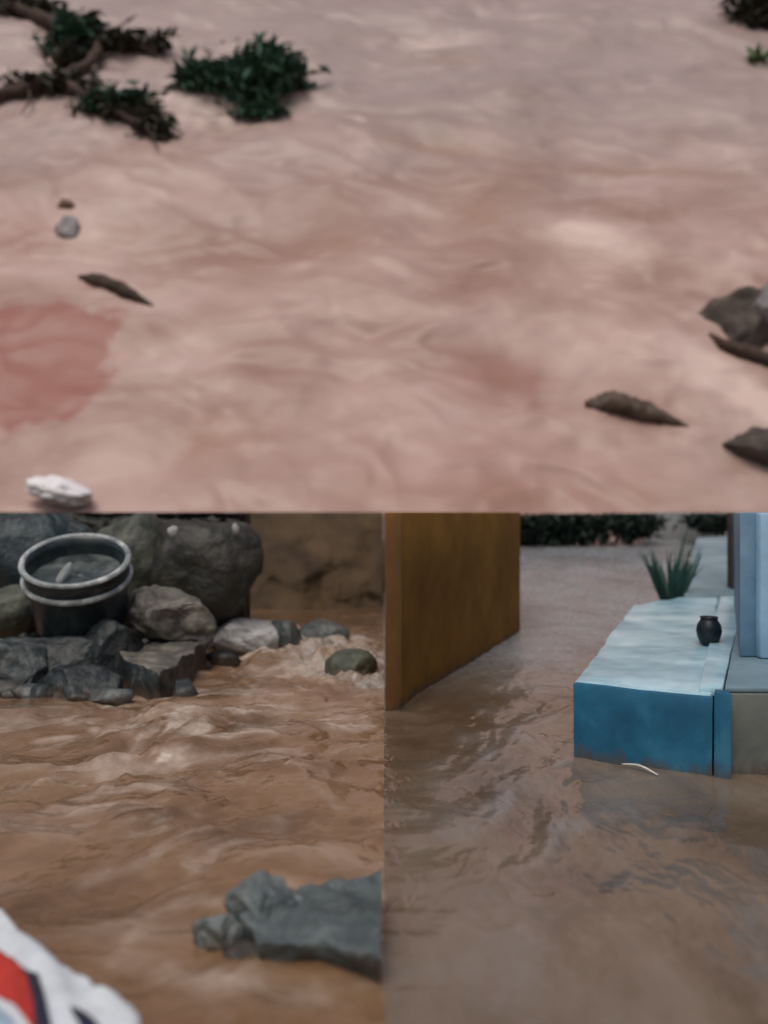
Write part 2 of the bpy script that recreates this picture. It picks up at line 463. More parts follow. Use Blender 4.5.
us = axis((-60, -18, 40), (-18, 18, 520), (18, 60, 40)); zs = axis((-.6, 24, 520), (24, 60, 60))
U, Zs = np.meshgrid(us, zs)
D = slope_disp(U, Zs)
P = np.stack([U, Y0 + (Zs - H) / SL + SN.y * D, Zs + SN.z * D], -1)
def patch(px, py, wx_, wy_, rot=0.0):
    """soft-edged patch of the surface centred where a sight line meets it (sizes in metres)"""
    q = slope_at(px, py); ss = slope_scale(py)
    return blob(U, Zs, q.x, q.z, wx_ * ss, wy_ * ss * 1.2, rot)
wob = 0.55 + 0.9 * (fbm(U * .5, Zs * .7, 4) + .2)
KU = ridged(U / 4.2 * 1.05 + .3 * pn(U * .3, Zs * .3), Zs / 4.2 * 2.4 + .3 * pn(U * .3 + 9, Zs * .3), 3)
crestf = sstep(.5, .95, KU) * sstep(-.1, .5, fbm(U * .6 + 3, Zs * .9, 4))
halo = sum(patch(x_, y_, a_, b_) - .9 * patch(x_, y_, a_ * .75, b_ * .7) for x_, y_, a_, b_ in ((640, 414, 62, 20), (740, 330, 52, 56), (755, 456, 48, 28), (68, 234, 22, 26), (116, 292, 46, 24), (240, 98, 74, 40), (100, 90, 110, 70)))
foam = np.clip(.22 * crestf + .3 * sstep(.15, .55, fbm(U * .7 + 60, Zs * 1.2, 4)) * sstep(-.1, .4, fbm(U * .3 + 20, Zs * .4, 3)) + 1.1 * np.clip(halo, 0, 1) * (.6 + 1.2 * fbm(U * 1.4, Zs * 1.8, 4)) + (patch(590, 240, 48, 18, -.3) * 1.6 + patch(440, 38, 50, 12) * .8 + patch(470, 112, 60, 10) * .5 + patch(110, 210, 60, 50, -.4) * .6  # besides real foam, the patch() terms paint pale highlights into the colour
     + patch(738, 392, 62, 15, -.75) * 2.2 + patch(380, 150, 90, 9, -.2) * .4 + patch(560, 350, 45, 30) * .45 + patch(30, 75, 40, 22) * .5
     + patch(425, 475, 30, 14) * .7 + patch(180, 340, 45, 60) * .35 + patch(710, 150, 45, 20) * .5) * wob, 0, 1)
_q = slope_at(20, 362); _s = slope_scale(362)
_w = .25 * fbm(U * .9, Zs * 1.2, 4)
redbox = np.exp(-(np.abs((U - _q.x) / (90 * _s) + _w) ** 5 + np.abs((Zs - _q.z) / (74 * _s) + _w) ** 4))
red = np.clip(1.1 * sstep(.3, .6, redbox) + .5 * patch(500, 375, 45, 28) + .35 * patch(470, 480, 140, 40) + .4 * patch(20, 230, 40, 25), 0, 1)
brown = np.clip((.8 * patch(225, 440, 70, 30) + .8 * patch(345, 235, 35, 34) + .7 * patch(490, 205, 60, 40, -.3) + .7 * patch(470, 495, 200, 22) + .5 * patch(440, 60, 50, 10)
     + .6 * patch(250, 265, 25, 20) + .7 * patch(640, 165, 110, 6, -.12) + .6 * patch(440, 143, 80, 6, -.1) + .6 * patch(60, 290, 60, 12) + .4 * patch(560, 290, 50, 40)) * (wob + .25), 0, 1)
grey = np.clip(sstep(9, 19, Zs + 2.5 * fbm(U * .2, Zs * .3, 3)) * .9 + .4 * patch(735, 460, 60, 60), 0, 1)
t = NT('torrent_mud')
v = t.pos(scale=(.5, .8, .95), rot=(0, R(10), 0), warp=.6, wscale=.5)
f = t.noise(v, 0.5, 4, 0.5)
col = t.ramp(f, [(.34, lin(154, 121, 108)), (.5, lin(169, 139, 129)), (.66, lin(186, 157, 148))])
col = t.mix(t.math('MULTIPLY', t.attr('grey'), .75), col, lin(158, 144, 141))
col = t.mix(t.math('MULTIPLY', t.attr('brown'), .8), col, lin(156, 122, 102))
col = t.mix(t.math('MULTIPLY', t.attr('foam'), .8), col, lin(214, 190, 180))  # pale tone for foam and for the painted highlights
col = t.mix(t.math('MULTIPLY', t.attr('red'), .85), col, lin(150, 95, 82))
nm = t.bump(t.noise(v, 0.9, 2, .4), .12, .2)
M_tor = t.done(col, .42, nm, .35)
o = link('hillside', grid_mesh('hillside', P, {'foam': foam, 'red': red, 'brown': brown, 'grey': grey}), M_tor)  # foam also holds the painted highlights
tag(o, kind='structure')

# ---- mud bank behind the left flood, its crest at eye height
M_bank = rough_mat('bank_earth', (.03, .017, .006, 1), (.062, .036, .014, 1), (.09, .055, .024, 1), 1.5, .8, .6, .08, obj=False)
xs = axis((-40, -5, 50), (-5, -.02, 120)); vs = np.linspace(0, 1, 50)
X, Vv = np.meshgrid(xs, vs)
Yb = 12.6 + 1.9 * Vv + .55 * fbm(X * 1.1, Vv * 2.2, 5) * (1 - Vv) ** .5
Zb = -.4 + (H - .006 + .4) * Vv
P = np.stack([X, Yb, Zb], -1)
top = np.stack([X[-1:], np.full_like(X[-1:], 21.5), np.full_like(X[-1:], H - .004)], -1)
o = link('terrain', grid_mesh('terrain', np.concatenate([P, top], 0)), M_bank)
tag(o, kind='structure')

# ================================================================ things on the torrent
M_bark = rough_mat('wet_bark', (.035, .02, .014, 1), (.08, .048, .035, 1), None, 3, .8, .6, .05)
M_lf = leaf_mat('dark_leaves', (.028, .075, .048, 1), (.045, .115, .072, 1), (.075, .15, .10, 1))
M_lf2 = leaf_mat('olive_leaves', (.04, .04, .027, 1), (.065, .06, .04, 1), (.085, .095, .06, 1))
rnd = random.Random(3)

# fallen tree, upper left
base = slope_at(95, 60)
ft = tag(empty('fallen_tree', base), 'uprooted tree with dark limbs and green leaf clumps in the upper left torrent', 'tree')
def limb(pxs, r0, r1, name='branch'):
    pts = smooth_path([slope_at(x, y, l) for x, y, l in pxs], 8)
    n = len(pts); bm = bmesh.new()
    tube_bm(bm, pts, [r0 + (r1 - r0) * i / (n - 1) for i in range(n)], 12, .55)
    return from_bm(name, bm, M_bark, ft)
limb([(-40, 6, .2), (10, 16, .25), (60, 34, .35), (110, 44, .35), (158, 52, .1)], .30, .20, 'trunk')
limb([(-40, 108, .1), (10, 96, .2), (55, 88, .25), (90, 70, .3), (104, 46, .3)], .26, .18)
limb([(60, 84, .25), (92, 108, .25), (130, 126, .2), (168, 142, .05)], .2, .08)
for (x0, y0, x1, y1) in ((60, 34, 84, 18), (100, 44, 132, 30), (130, 47, 172, 62), (30, 92, 22, 120), (62, 86, 40, 66), (95, 108, 120, 98), (120, 122, 176, 122), (140, 130, 160, 158), (20, 18, 40, 2), (100, 60, 126, 74), (10, 97, -8, 84), (150, 52, 184, 46)):
    a_, b_ = slope_at(x0, y0, .3), slope_at(x1, y1, rnd.uniform(.1, .7))
    m_ = a_.lerp(b_, .5) + Vector((rnd.uniform(-.2, .2), 0, rnd.uniform(-.2, .2)))
    pts = smooth_path([a_, m_, b_], 5)
    bm = bmesh.new(); tube_bm(bm, pts, [.075 - .006 * i for i in range(len(pts))], 7, .4)
    from_bm('twig', bm, M_bark, ft)
bm = bmesh.new()
for (px, py, rx, rz, n) in ((75, 42, 26, 17, 520), (120, 48, 34, 10, 520), (68, 62, 16, 14, 260), (112, 116, 30, 12, 480), (150, 134, 20, 10, 220), (22, 14, 34, 10, 560), (40, 90, 40, 10, 520), (140, 48, 20, 10, 200)):
    s_ = slope_scale(py)
    leaf_cloud(bm, slope_at(px, py, .3), (rx * s_, .4, rz * s_), n, .42, rnd, clumps=9, flow=Vector((.7, 0, -.35)))
from_bm('foliage', bm, M_lf2, ft, smooth=False)
bm = bmesh.new()
for (px, py, rx, rz, n) in ((78, 46, 24, 17, 700), (108, 112, 30, 11, 560), (66, 40, 14, 12, 260)):
    s_ = slope_scale(py)
    leaf_cloud(bm, slope_at(px, py, .45), (rx * s_, .35, rz * s_), n, .42, rnd, clumps=9, flow=Vector((.7, 0, -.35)))
from_bm('foliage', bm, M_lf, ft, smooth=False)

# green bush right of it
base = slope_at(240, 96)
fb = tag(empty('floating_bush', base), 'rounded dark green leafy bush carried by the torrent, right of the fallen tree', 'bush')
bm = bmesh.new(); s_ = slope_scale(92)
leaf_cloud(bm, slope_at(248, 90, .45), (40 * s_, .7, 23 * s_), 1900, .48, rnd, clumps=26, flow=Vector((.6, 0, -.2)))
leaf_cloud(bm, slope_at(208, 88, .3), (22 * s_, .4, 11 * s_), 420, .45, rnd, clumps=12, flow=Vector((-.6, 0, .2)))
leaf_cloud(bm, slope_at(262, 112, .2), (30 * s_, .2, 8 * s_), 240, .4, rnd, clumps=12, flow=Vector((.6, 0, -.2)))
leaf_cloud(bm, slope_at(268, 72, .5), (20 * s_, .5, 14 * s_), 260, .42, rnd, clumps=8)
from_bm('foliage', bm, M_lf, fb, smooth=False)
bm = bmesh.new(); tube_bm(bm, smooth_path([slope_at(196, 82, .1), slope_at(225, 95, .3), slope_at(262, 98, .35)], 6), [.13 - .006 * i for i in range(13)], 10, .2)
from_bm('branch', bm, M_bark, fb)

def drift_log(name, pxs, radii, m, label, cat='log'):
    pts = smooth_path([slope_at(x, y, l) for x, y, l in pxs], 8)
    n = len(pts); bm = bmesh.new()
    tube_bm(bm, pts, list(np.interp(np.linspace(0, 1, n), np.linspace(0, 1, len(radii)), radii)), 14, .35)
    base = slope_at(pxs[len(pxs) // 2][0], pxs[len(pxs) // 2][1])
    return tag(from_bm(name, bm, m, None, True, base), label, cat)
M_log = rough_mat('brown_log', (.045, .026, .018, 1), (.10, .065, .045, 1), (.17, .13, .11, 1), 2.2, .75, .6, .05)
drift_log('driftwood', [(78, 272, .02), (98, 279, .12), (122, 291, .12), (152, 303, -.02)], [.06, .22, .21, .05], M_bark, 'short dark stick slanting down over the reddish mud patch at left', 'driftwood')
drift_log('drift_log', [(586, 402, .0), (612, 405, .14), (645, 413, .12), (690, 426, -.03)], [.12, .33, .28, .03], M_log, 'dark brown spindle shaped log floating low in the right of the torrent')
M_dr = rough_mat('dark_boulder', (.04, .028, .021, 1), (.085, .063, .05, 1), (.15, .12, .105, 1), 1.4, .7, .6, .08)
M_gr = rough_mat('grey_boulder', (.16, .15, .145, 1), (.27, .25, .25, 1), (.36, .34, .345, 1), 1.4, .6, .5, .06)
p = slope_at(742, 328); s_ = slope_scale(322)
rock('boulder', p - SN * .05, (44 * s_, .8, 48 * s_), M_dr, 'large dark brown boulder breaking the torrent at the right edge', seed=4, rot=(0, R(30), 0), facets=7, rough=.2)
p = slope_at(768, 322)
rock('boulder', p + SN * .85, (27 * s_, .6, 27 * s_), M_gr, 'smooth grey boulder leaning on the large dark boulder at the right edge', seed=9, facets=6, rough=.1)
p = slope_at(758, 452); s_ = slope_scale(452)
rock('boulder', p - SN * .05, (44 * s_, .7, 23 * s_), M_dr, 'low dark rock in the torrent just above the blue column', seed=14, rot=(0, R(6), 0), facets=7, rough=.18)
p = slope_at(66, 228); s_ = slope_scale(228)
rock('stone', p - SN * .05, (12 * s_, .3, 20 * s_), M_gr, 'small grey stone standing in the torrent above the dark driftwood', cat='stone', seed=21, facets=6, rough=.14)
M_rust = rough_mat('rusty_stone', (.10, .055, .035, 1), (.19, .11, .075, 1), None, 2, .7, .5, .05)
p = slope_at(66, 203)
rock('stone', p - SN * .1, (.42, .3, .26), M_rust, 'rust brown stone just above the small grey stone in the torrent', cat='stone', seed=23, facets=6, rough=.14)
drift_log('drift_branch', [(708, 338, .0), (722, 350, .12), (744, 358, .14), (790, 372, .1)], [.05, .15, .2, .16], M_bark, 'dark branch lying at the foot of the large boulder at the right edge', 'branch')
M_bag = flat_mat('white_plastic', (.82, .79, .80, 1), .45, .06, 2)
p = slope_at(62, 503)
bm = rock_bm(p + SN * .35, (.80, .5, .33), seed=31, rot=(0, R(14), 0), facets=5, rough=.22)
tag(from_bm('plastic_bag', bm, M_bag, None, True, p), 'crumpled white plastic bag caught at the foot of the torrent, above the barrel', 'bag')
p = slope_at(772, 14)
tb = tag(empty('floating_bush', p), 'dark bush with a few bright green leaves at the top right corner', 'bush')
bm = bmesh.new(); s_ = slope_scale(14)
leaf_cloud(bm, slope_at(772, 24, .8), (34 * s_, .6, 27 * s_), 2200, .45, rnd, clumps=34)
from_bm('foliage', bm, M_lf2, tb, smooth=False)
bm = bmesh.new(); leaf_cloud(bm, slope_at(756, 60, .2), (9 * s_, .3, 5 * s_), 40, .4, rnd, clumps=5)
M_lg = leaf_mat('fresh_leaves', (.05, .09, .03, 1), (.09, .16, .05, 1), (.14, .22, .09, 1))
from_bm('leaf_tuft', bm, M_lg, tb, smooth=False)

# ================================================================ left place: rubble and barrel
M_rk_dark = rough_mat('wet_dark_stone', (.008, .012, .014, 1), (.02, .026, .028, 1), (.045, .05, .048, 1), 3, .42, .7, .05, .5, mottle=(.10, .105, .095, 1), tide=True)
M_rk_teal = rough_mat('wet_teal_stone', (.008, .018, .022, 1), (.018, .036, .042, 1), (.04, .065, .068, 1), 3, .42, .6, .05, .5, mottle=(.09, .13, .125, 1))
M_rk_grey = rough_mat('wet_grey_stone', (.03, .037, .038, 1), (.075, .09, .09, 1), (.17, .18, .17, 1), 4, .5, .7, .04, .5, mottle=(.26, .27, .25, 1), tide=True)
M_rk_tan = rough_mat('tan_stone', (.045, .042, .035, 1), (.14, .128, .105, 1), (.30, .27, .225, 1), 5, .55, .7, .04, .5, mottle=(.10, .095, .08, 1))
M_rk_pale = rough_mat('pale_stone', (.20, .20, .20, 1), (.38, .38, .375, 1), (.6, .6, .59, 1), 5, .5, .6, .04, .5, mottle=(.20, .19, .17, 1), tide=True)
M_rk_green = rough_mat('mossy_stone', (.04, .048, .035, 1), (.085, .095, .07, 1), (.16, .165, .13, 1), 4, .55, .7, .04, .5, mottle=(.17, .16, .12, 1), tide=True)
M_rk_olive = rough_mat('olive_dark_stone', (.014, .014, .010, 1), (.03, .029, .022, 1), (.055, .052, .042, 1), 2.5, .5, .7, .06, .5, mottle=(.10, .09, .07, 1))

# rubble retaining wall at the back
xs = axis((-9, -1.62, 300)); vs = np.linspace(0, 1, 90)
X, Vv = np.meshgrid(xs, vs)
Zw = -.3 + (H - .008 + .3) * Vv
def cell(x, z):
    """stone courses with recessed joints"""
    row = np.floor(z / .27); xo = x + .21 * (row % 2) + .1 * np.sin(row * 5.1)
    fx = np.abs(((xo / .42) % 1) - .5) * 2; fz = np.abs(((z / .27) % 1) - .5) * 2
    return (1 - sstep(.78, 1, fx)) * (1 - sstep(.72, 1, fz)) * (.75 + .4 * np.sin(np.floor(xo / .42) * 12.9 + row * 78.2))
warpx = X + .12 * fbm(X * 1.5, Zw * 1.5, 3); warpz = Zw + .08 * fbm(X * 1.5 + 9, Zw * 1.5, 3)
dep = .16 * cell(warpx, warpz) + .10 * fbm(X * 3, Zw * 3, 4)
Yw = 9.9 - dep + .25 * sstep(.0, 1, Vv)
P = np.stack([X, Yw, Zw], -1)
back = np.stack([X[-1:], np.full_like(X[-1:], 10.9), np.full_like(X[-1:], H - .008)], -1)
back2 = np.stack([X[-1:], np.full_like(X[-1:], 10.9), np.full_like(X[-1:], -.3)], -1)
me = grid_mesh('stone_wall', np.concatenate([P, back, back2], 0))
bm = bmesh.new(); bm.from_mesh(me); bmesh.ops.holes_fill(bm, edges=[e for e in bm.edges if e.is_boundary], sides=0)
bpy.data.meshes.remove(me)
tag(from_bm('stone_wall', bm, M_rk_olive, None, True, Vector((-4, 10, 0))), 'dark rubble retaining wall behind the barrel and the rocks', 'stone wall')

ZC = H - .012
rock('boulder', at(28, 560, 8.9), (.75, .5, .75), M_rk_teal, 'dark teal wet boulder at the far left behind the barrel', seed=41, facets=8, clip_z=ZC)
rock('boulder', at(205, 568, 9.1), (.62, .5, .62), M_rk_olive, 'big dark olive boulder against the stone wall, right of the barrel', seed=43, facets=9, clip_z=ZC)
rock('boulder', at(124, 560, 9.2), (.45, .4, .62), M_rk_green, 'mossy grey green boulder partly hidden right behind the barrel', seed=44, facets=8, clip_z=ZC)
p = at(173, 531, 8.55); rock('stone', p, (.055, .05, .07), M_rk_pale, 'tiny pale stone high on the dark olive boulder, the left one of two', cat='stone', seed=51, sub=3, group='small pale stones on the boulder')
p = at(236, 529, 8.75); rock('stone', p, (.045, .05, .06), M_rk_pale, 'tiny pale stone high on the dark olive boulder, the right one of two', cat='stone', seed=52, sub=3, group='small pale stones on the boulder')

# rubble heap under and around the barrel
rock('rock', at(70, 668, 7.6), (.62, .5, .38), M_rk_dark, 'blackish rock directly beneath the barrel', seed=61, facets=8)
rock('rock', at(14, 664, 7.2), (.36, .4, .26), M_rk_grey, 'grey blocky rock left of the barrel at the left edge', seed=62, rot=(0, R(14), R(20)), facets=8, rough=.12, boxy=.62)
rock('rock', at(5, 610, 8.2), (.30, .3, .25), M_rk_green, 'mossy rock behind the grey blocky rock at the left edge', seed=63, facets=7)
rock('rock', at(76, 690, 6.9), (.36, .3, .2), M_rk_dark, 'low wet dark rock at the waterline below the barrel', seed=64, facets=7)
rock('rock', at(166, 613, 8.1), (.42, .38, .24), M_rk_tan, 'tan grey jagged rock behind the flat topped slab', seed=65, rot=(0, R(25), 0), facets=9, rough=.2)
rock('rock', at(118, 655, 7.6), (.28, .3, .34), M_rk_dark, 'dark upright rock between the barrel and the flat topped slab', seed=66, facets=8)

# flat topped slab: lit top painted tan, shaded sides painted dark
def slab(name, pts_px, zt, thick, m_top, m_side, label, seed, cat='rock'):
    """pts_px: outline of the upper face as pixels, read at height zt[i]"""
    tp = [on(x, y, z) for (x, y), z in zip(pts_px, zt)]
    c = sum(tp, Vector()) / len(tp)
    bm = bmesh.new()
    hi = [bm.verts.new(p) for p in tp]
    lo = [bm.verts.new(Vector((c.x + (p.x - c.x) * 1.06, c.y + (p.y - c.y) * 1.06, p.z - thick))) for p in tp]
    n = len(tp); bm.faces.new(hi); bm.faces.new(lo[::-1])
    for i in range(n): bm.faces.new((lo[i], lo[(i + 1) % n], hi[(i + 1) % n], hi[i]))
    bmesh.ops.recalc_face_normals(bm, faces=bm.faces)
    bmesh.ops.triangulate(bm, faces=[f for f in bm.faces if len(f.verts) > 4])
    bevel(bm, .03, 2, 40)
    for _ in range(8):
        es = [e for e in bm.edges if e.calc_length() > .07]
        if not es or len(bm.verts) > 6000: break
        bmesh.ops.subdivide_edges(bm, edges=es, cuts=1, use_grid_fill=True)
    for v in bm.verts:
        v.co += mnoise.noise_vector(v.co * 4 + Vector((seed, 0, 0))) * .035 + mnoise.noise_vector(v.co * 13 + Vector((seed, 0, 0))) * .018
    bmesh.ops.triangulate(bm, faces=bm.faces)
    bm.normal_update()
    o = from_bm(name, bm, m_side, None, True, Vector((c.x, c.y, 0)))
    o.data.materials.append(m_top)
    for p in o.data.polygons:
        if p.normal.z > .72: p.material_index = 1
    o.data.set_sharp_from_angle(angle=R(45))
    return tag(o, label, cat)
slab('rock', [(104, 647), (128, 634), (160, 632), (206, 640), (192, 652), (160, 672), (130, 660)], [.25, .27, .27, .25, .23, .21, .23], .45, M_rk_tan, M_rk_dark, 'flat topped slab of rock, tan on its lit top and black on its shaded sides, right of the barrel', 5)
rnd2 = random.Random(5)
for i, (x, y) in enumerate(((112, 640), (122, 634), (146, 640), (168, 638))):
    p = on(x, y, .28)
    rock('stone', p, (.035, .04, .028), M_rk_pale, ('pale pebble at the left tip of the flat topped slab', 'pale pebble second from the left on the flat topped slab', 'yellowish pebble at the middle of the flat topped slab', 'pale pebble furthest right on the flat topped slab')[i], cat='stone', seed=70 + i, sub=3, group='pebbles on the flat slab')

rock('rock', on(252, 652, 0) + Vector((0, 0, .12)), (.36, .3, .26), M_rk_pale, 'pale whitish block of rubble standing in the foam', seed=81, rot=(0, R(8), R(10)), facets=8, rough=.14, boxy=.7)
rock('rock', on(285, 650, 0) + Vector((0, 0, .14)), (.22, .25, .22), M_rk_grey, 'bluish grey rock leaning on the pale whitish block in the foam', seed=82, facets=8)
rock('rock', on(214, 650, 0) + Vector((0, 0, .10)), (.22, .2, .17), M_rk_pale, 'small whitish rock in the foam next to the flat topped slab', seed=83, facets=8)
rock('rock', on(352, 672, 0) + Vector((0, 0, .04)), (.24, .3, .16), M_rk_green, 'low mossy green rock in the foam near the orange wall', seed=84, facets=7, clip_x=-.004)
rock('rock', on(322, 640, 0) + Vector((0, 0, .06)), (.30, .3, .17), M_rk_grey, 'low grey rock behind the mossy green one', seed=85, facets=7)

rs = random.Random(17)
for i in range(16):
    x, y = rs.choice(((30, 700), (60, 692), (100, 700), (120, 704), (196, 690), (206, 668), (88, 648), (20, 640), (215, 664), (10, 700)))
    p = on(x + rs.uniform(-14, 14), y + rs.uniform(-6, 6), .0) + Vector((0, 0, .02))
    k_ = rs.uniform(.06, .15)
    rock('stone', p, (k_ * rs.uniform(.9, 1.5), k_, k_ * .8), rs.choice((M_rk_dark, M_rk_grey, M_rk_dark)), 'small wet stone among the rubble at the foot of the rocks around the barrel', cat='stone', group='small wet stones at the waterline', seed=120 + i, sub=3, facets=7)

# barrel
D_B = 7.7
bc = at(76, 563, D_B)
tilt = Matrix.Translation(bc) @ Matrix.Rotation(R(27), 4, 'X') @ Matrix.Rotation(R(3), 4, 'Y')
def lathe(profile, seg=64, M=Matrix()):
    bm = bmesh.new(); rings = []
    for r, z in profile:
        rings.append([bm.verts.new(M @ Vector((r * math.cos(2 * math.pi * k / seg), r * math.sin(2 * math.pi * k / seg), z))) for k in range(seg)])
    for a, b in zip(rings, rings[1:]):
        for k in range(seg): bm.faces.new((a[k], a[(k + 1) % seg], b[(k + 1) % seg], b[k]))
    return bm
RB = 54 / F * D_B
M_bar = rough_mat('dark_wet_plastic', (.008, .013, .016, 1), (.02, .03, .034, 1), (.045, .06, .06, 1), 5, .28, .3, .01, .5, mottle=(.08, .085, .075, 1))
M_band = rough_mat('pale_rim', (.10, .12, .12, 1), (.30, .33, .325, 1), (.65, .68, .66, 1), 6, .35, .4, .012, .5, mottle=(.05, .06, .06, 1))
M_in = rough_mat('murky_liquid', (.02, .028, .03, 1), (.06, .075, .075, 1), (.16, .18, .17, 1), 4, .18, .2, .01, .6)
br = tag(empty('barrel', (bc.x, bc.y, 0.0)), 'dark open barrel with two pale rim bands tilted on the wet rocks', 'barrel')
k = RB / .46
prof = [(.0, -.62), (.36, -.62), (.385, -.58), (.40, -.40), (.415, -.2), (.425, -.1), (.425, .03), (.405, .035), (.395, -.05), (.375, -.28), (.0, -.30)]
from_bm('body', lathe([(r * k, z * k) for r, z in prof], 64, tilt), M_bar, br)
def ring(zc, r, th, hh):
    p = []
    for i in range(13):
        a = 2 * math.pi * i / 12
        p.append((r * k + math.cos(a) * th * k, zc * k + math.sin(a) * hh * k))
    return lathe(p, 72, tilt)
from_bm('rim_band', ring(.03, .432, .026, .024), M_band, br)
from_bm('rim_band', ring(-.125, .440, .022, .028), M_band, br)
bm = bmesh.new()
g = []
for i in range(9):
    rr = .385 * k * i / 8
    g.append([bm.verts.new(tilt @ Vector((rr * math.cos(2 * math.pi * j / 40), rr * math.sin(2 * math.pi * j / 40), (-.13 + .02 * mnoise.noise(Vector((rr * 9, j * .5, 0)))) * k))) for j in range(40)])
for a, b in zip(g, g[1:]):
    for j in range(40): bm.faces.new((a[j], a[(j + 1) % 40], b[(j + 1) % 40], b[j]))
bmesh.ops.remove_doubles(bm, verts=bm.verts, dist=1e-5)
from_bm('liquid', bm, M_in, br)
M_sc = rough_mat('pale_scrap', (.2, .22, .22, 1), (.34, .37, .36, 1), None, 8, .5, .3, .01)
p = tilt @ Vector((-.09 * k, -.05 * k, -.10 * k))
tag(from_bm('scrap', rock_bm(p, (.06, .05, .13), seed=91, sub=3, rot=(0, R(25), 0)), M_sc, None, True, p), 'pale broken scrap lying inside the tilted barrel', 'scrap')

# broken concrete slab in the foreground, cut flush at its right end
M_con = rough_mat('wet_concrete', (.045, .06, .063, 1), (.095, .12, .122, 1), (.17, .195, .19, 1), 5, .6, .8, .03, .4, mottle=(.24, .25, .235, 1), tide=True)
base = on(300, 950, 0)
root = tag(empty('broken_slab', (base.x, base.y, 0)), 'blue grey broken concrete slab with a lumpy end lying in the orange flood', 'concrete slab')
outline = [(236, 912), (262, 892), (300, 882), (345, 872), (400, 868), (430, 900), (430, 968), (384, 965), (352, 950), (318, 944), (290, 948), (256, 942)]
tp = [on(x, y, .13 if y < 935 else .10) for x, y in outline]
bm = bmesh.new(); c = sum(tp, Vector()) / len(tp)
hi = [bm.verts.new(p) for p in tp]
lo = [bm.verts.new(Vector((c.x + (p.x - c.x) * .84, c.y + (p.y - c.y) * .75 + .06, -.08))) for p in tp]
n = len(tp); bm.faces.new(hi); bm.faces.new(lo[::-1])
for i in range(n): bm.faces.new((lo[i], lo[(i + 1) % n], hi[(i + 1) % n], hi[i]))
bmesh.ops.recalc_face_normals(bm, faces=bm.faces)
bmesh.ops.triangulate(bm, faces=bm.faces)
bevel(bm, .02, 2, 45)
for _ in range(9):
    es = [e for e in bm.edges if e.calc_length() > .022]
    if not es or len(bm.verts) > 20000: break
    bmesh.ops.subdivide_edges(bm, edges=es, cuts=1, use_grid_fill=True)
for v in bm.verts:
    v.co += mnoise.noise_vector(v.co * 5) * .036 + mnoise.noise_vector(v.co * 14) * .018 + mnoise.noise_vector(v.co * 38) * .007
g = bmesh.ops.bisect_plane(bm, geom=bm.verts[:] + bm.edges[:] + bm.faces[:], plane_co=(-.008, 0, 0), plane_no=(1, 0, 0), clear_outer=True)
bmesh.ops.holes_fill(bm, edges=[e for e in bm.edges if e.is_boundary], sides=0)
o = from_bm('slab_body', bm, M_con, root); o.data.set_sharp_from_angle(angle=R(50))
M_con2 = rough_mat('pale_concrete', (.06, .08, .085, 1), (.15, .175, .175, 1), (.27, .29, .27, 1), 7, .6, .8, .03, .4, mottle=(.34, .36, .33, 1), tide=True)
p = on(262, 945, 0) + Vector((0, .06, .08)); from_bm('lumpy_end', rock_bm(p, (.14, .14, .125), seed=95, facets=8, rough=.2), M_con2, root)
p = on(222, 950, 0) + Vector((0, .04, .03)); from_bm('lumpy_end', rock_bm(p, (.105, .10, .085), seed=97, facets=8, rough=.2), M_con2, root)

p = on(258, 962, 0) + Vector((0, .02, .0)); from_bm('shade_lump', rock_bm(p, (.12, .09, .055), seed=99, sub=4, facets=6), M_rk_dark, root)  # dark lump added under the lumpy end in place of its shadow

# printed sheet in the lower left corner
M_sheet = rough_mat('white_vinyl', (.60, .66, .70, 1), (.74, .79, .82, 1), None, 5, .45, .25, .01)
M_red = flat_mat('red_print', (.50, .035, .025, 1), .45, .15, 5)
M_navy = flat_mat('navy_print', (.012, .02, .045, 1), .45, .2, 5)
M_pb = flat_mat('pale_blue_print', (.38, .52, .66, 1), .45, .1, 5)
def sheet_z(x, y): return .20 + .008 * math.sin(x * 7 + y * 3) + .012 * mnoise.noise(Vector((x * 4, y * 4, 0))) - .022 * abs(mnoise.noise(Vector((x * 9 + y * 5, y * 3, 4)))) - .008 * abs(mnoise.noise(Vector((x * 24, y * 15 + x * 9, 7))))
def sheet_poly(px, lift, th):
    """outline in pixels -> draped sheet with thickness"""
    pl = [on(x, y, .2) for x, y in px]
    bm = bmesh.new(); f = bm.faces.new([bm.verts.new(p) for p in pl])
    bmesh.ops.triangulate(bm, faces=[f])
    for _ in range(9):
        es = [e for e in bm.edges if e.calc_length() > .022]
        if not es: break
        bmesh.ops.subdivide_edges(bm, edges=es, cuts=1, use_grid_fill=True)
        bmesh.ops.triangulate(bm, faces=bm.faces)
    if bm.faces[:][0].normal.z < 0 : bmesh.ops.reverse_faces(bm, faces=bm.faces)
    for v in bm.verts: v.co.z = sheet_z(v.co.x, v.co.y) + lift
    bm.normal_update()
    r = bmesh.ops.extrude_face_region(bm, geom=bm.faces[:])
    for v in [e for e in r['geom'] if isinstance(e, bmesh.types.BMVert)]: v.co.z -= th
    bmesh.ops.recalc_face_normals(bm, faces=bm.faces)
    return bm
base = on(40, 1000, .2)
sh = tag(empty('banner', (base.x, base.y, 0)), 'white printed banner with red, navy and pale blue areas in the near left corner', 'banner')
from_bm('sheet', sheet_poly([(-120, 830), (-60, 868), (0, 906), (22, 930), (40, 944), (62, 962), (88, 976), (93, 984), (112, 990), (130, 1004), (139, 1016), (142, 1040), (120, 1090), (20, 1120), (-120, 1100)], 0, .014), M_sheet, sh)
from_bm('red_panel', sheet_poly([(-40, 915), (0, 947), (22, 966), (32, 974), (34, 1000), (38, 1040), (28, 1023), (12, 1004), (0, 996), (-40, 970)], .006, .004), M_red, sh)
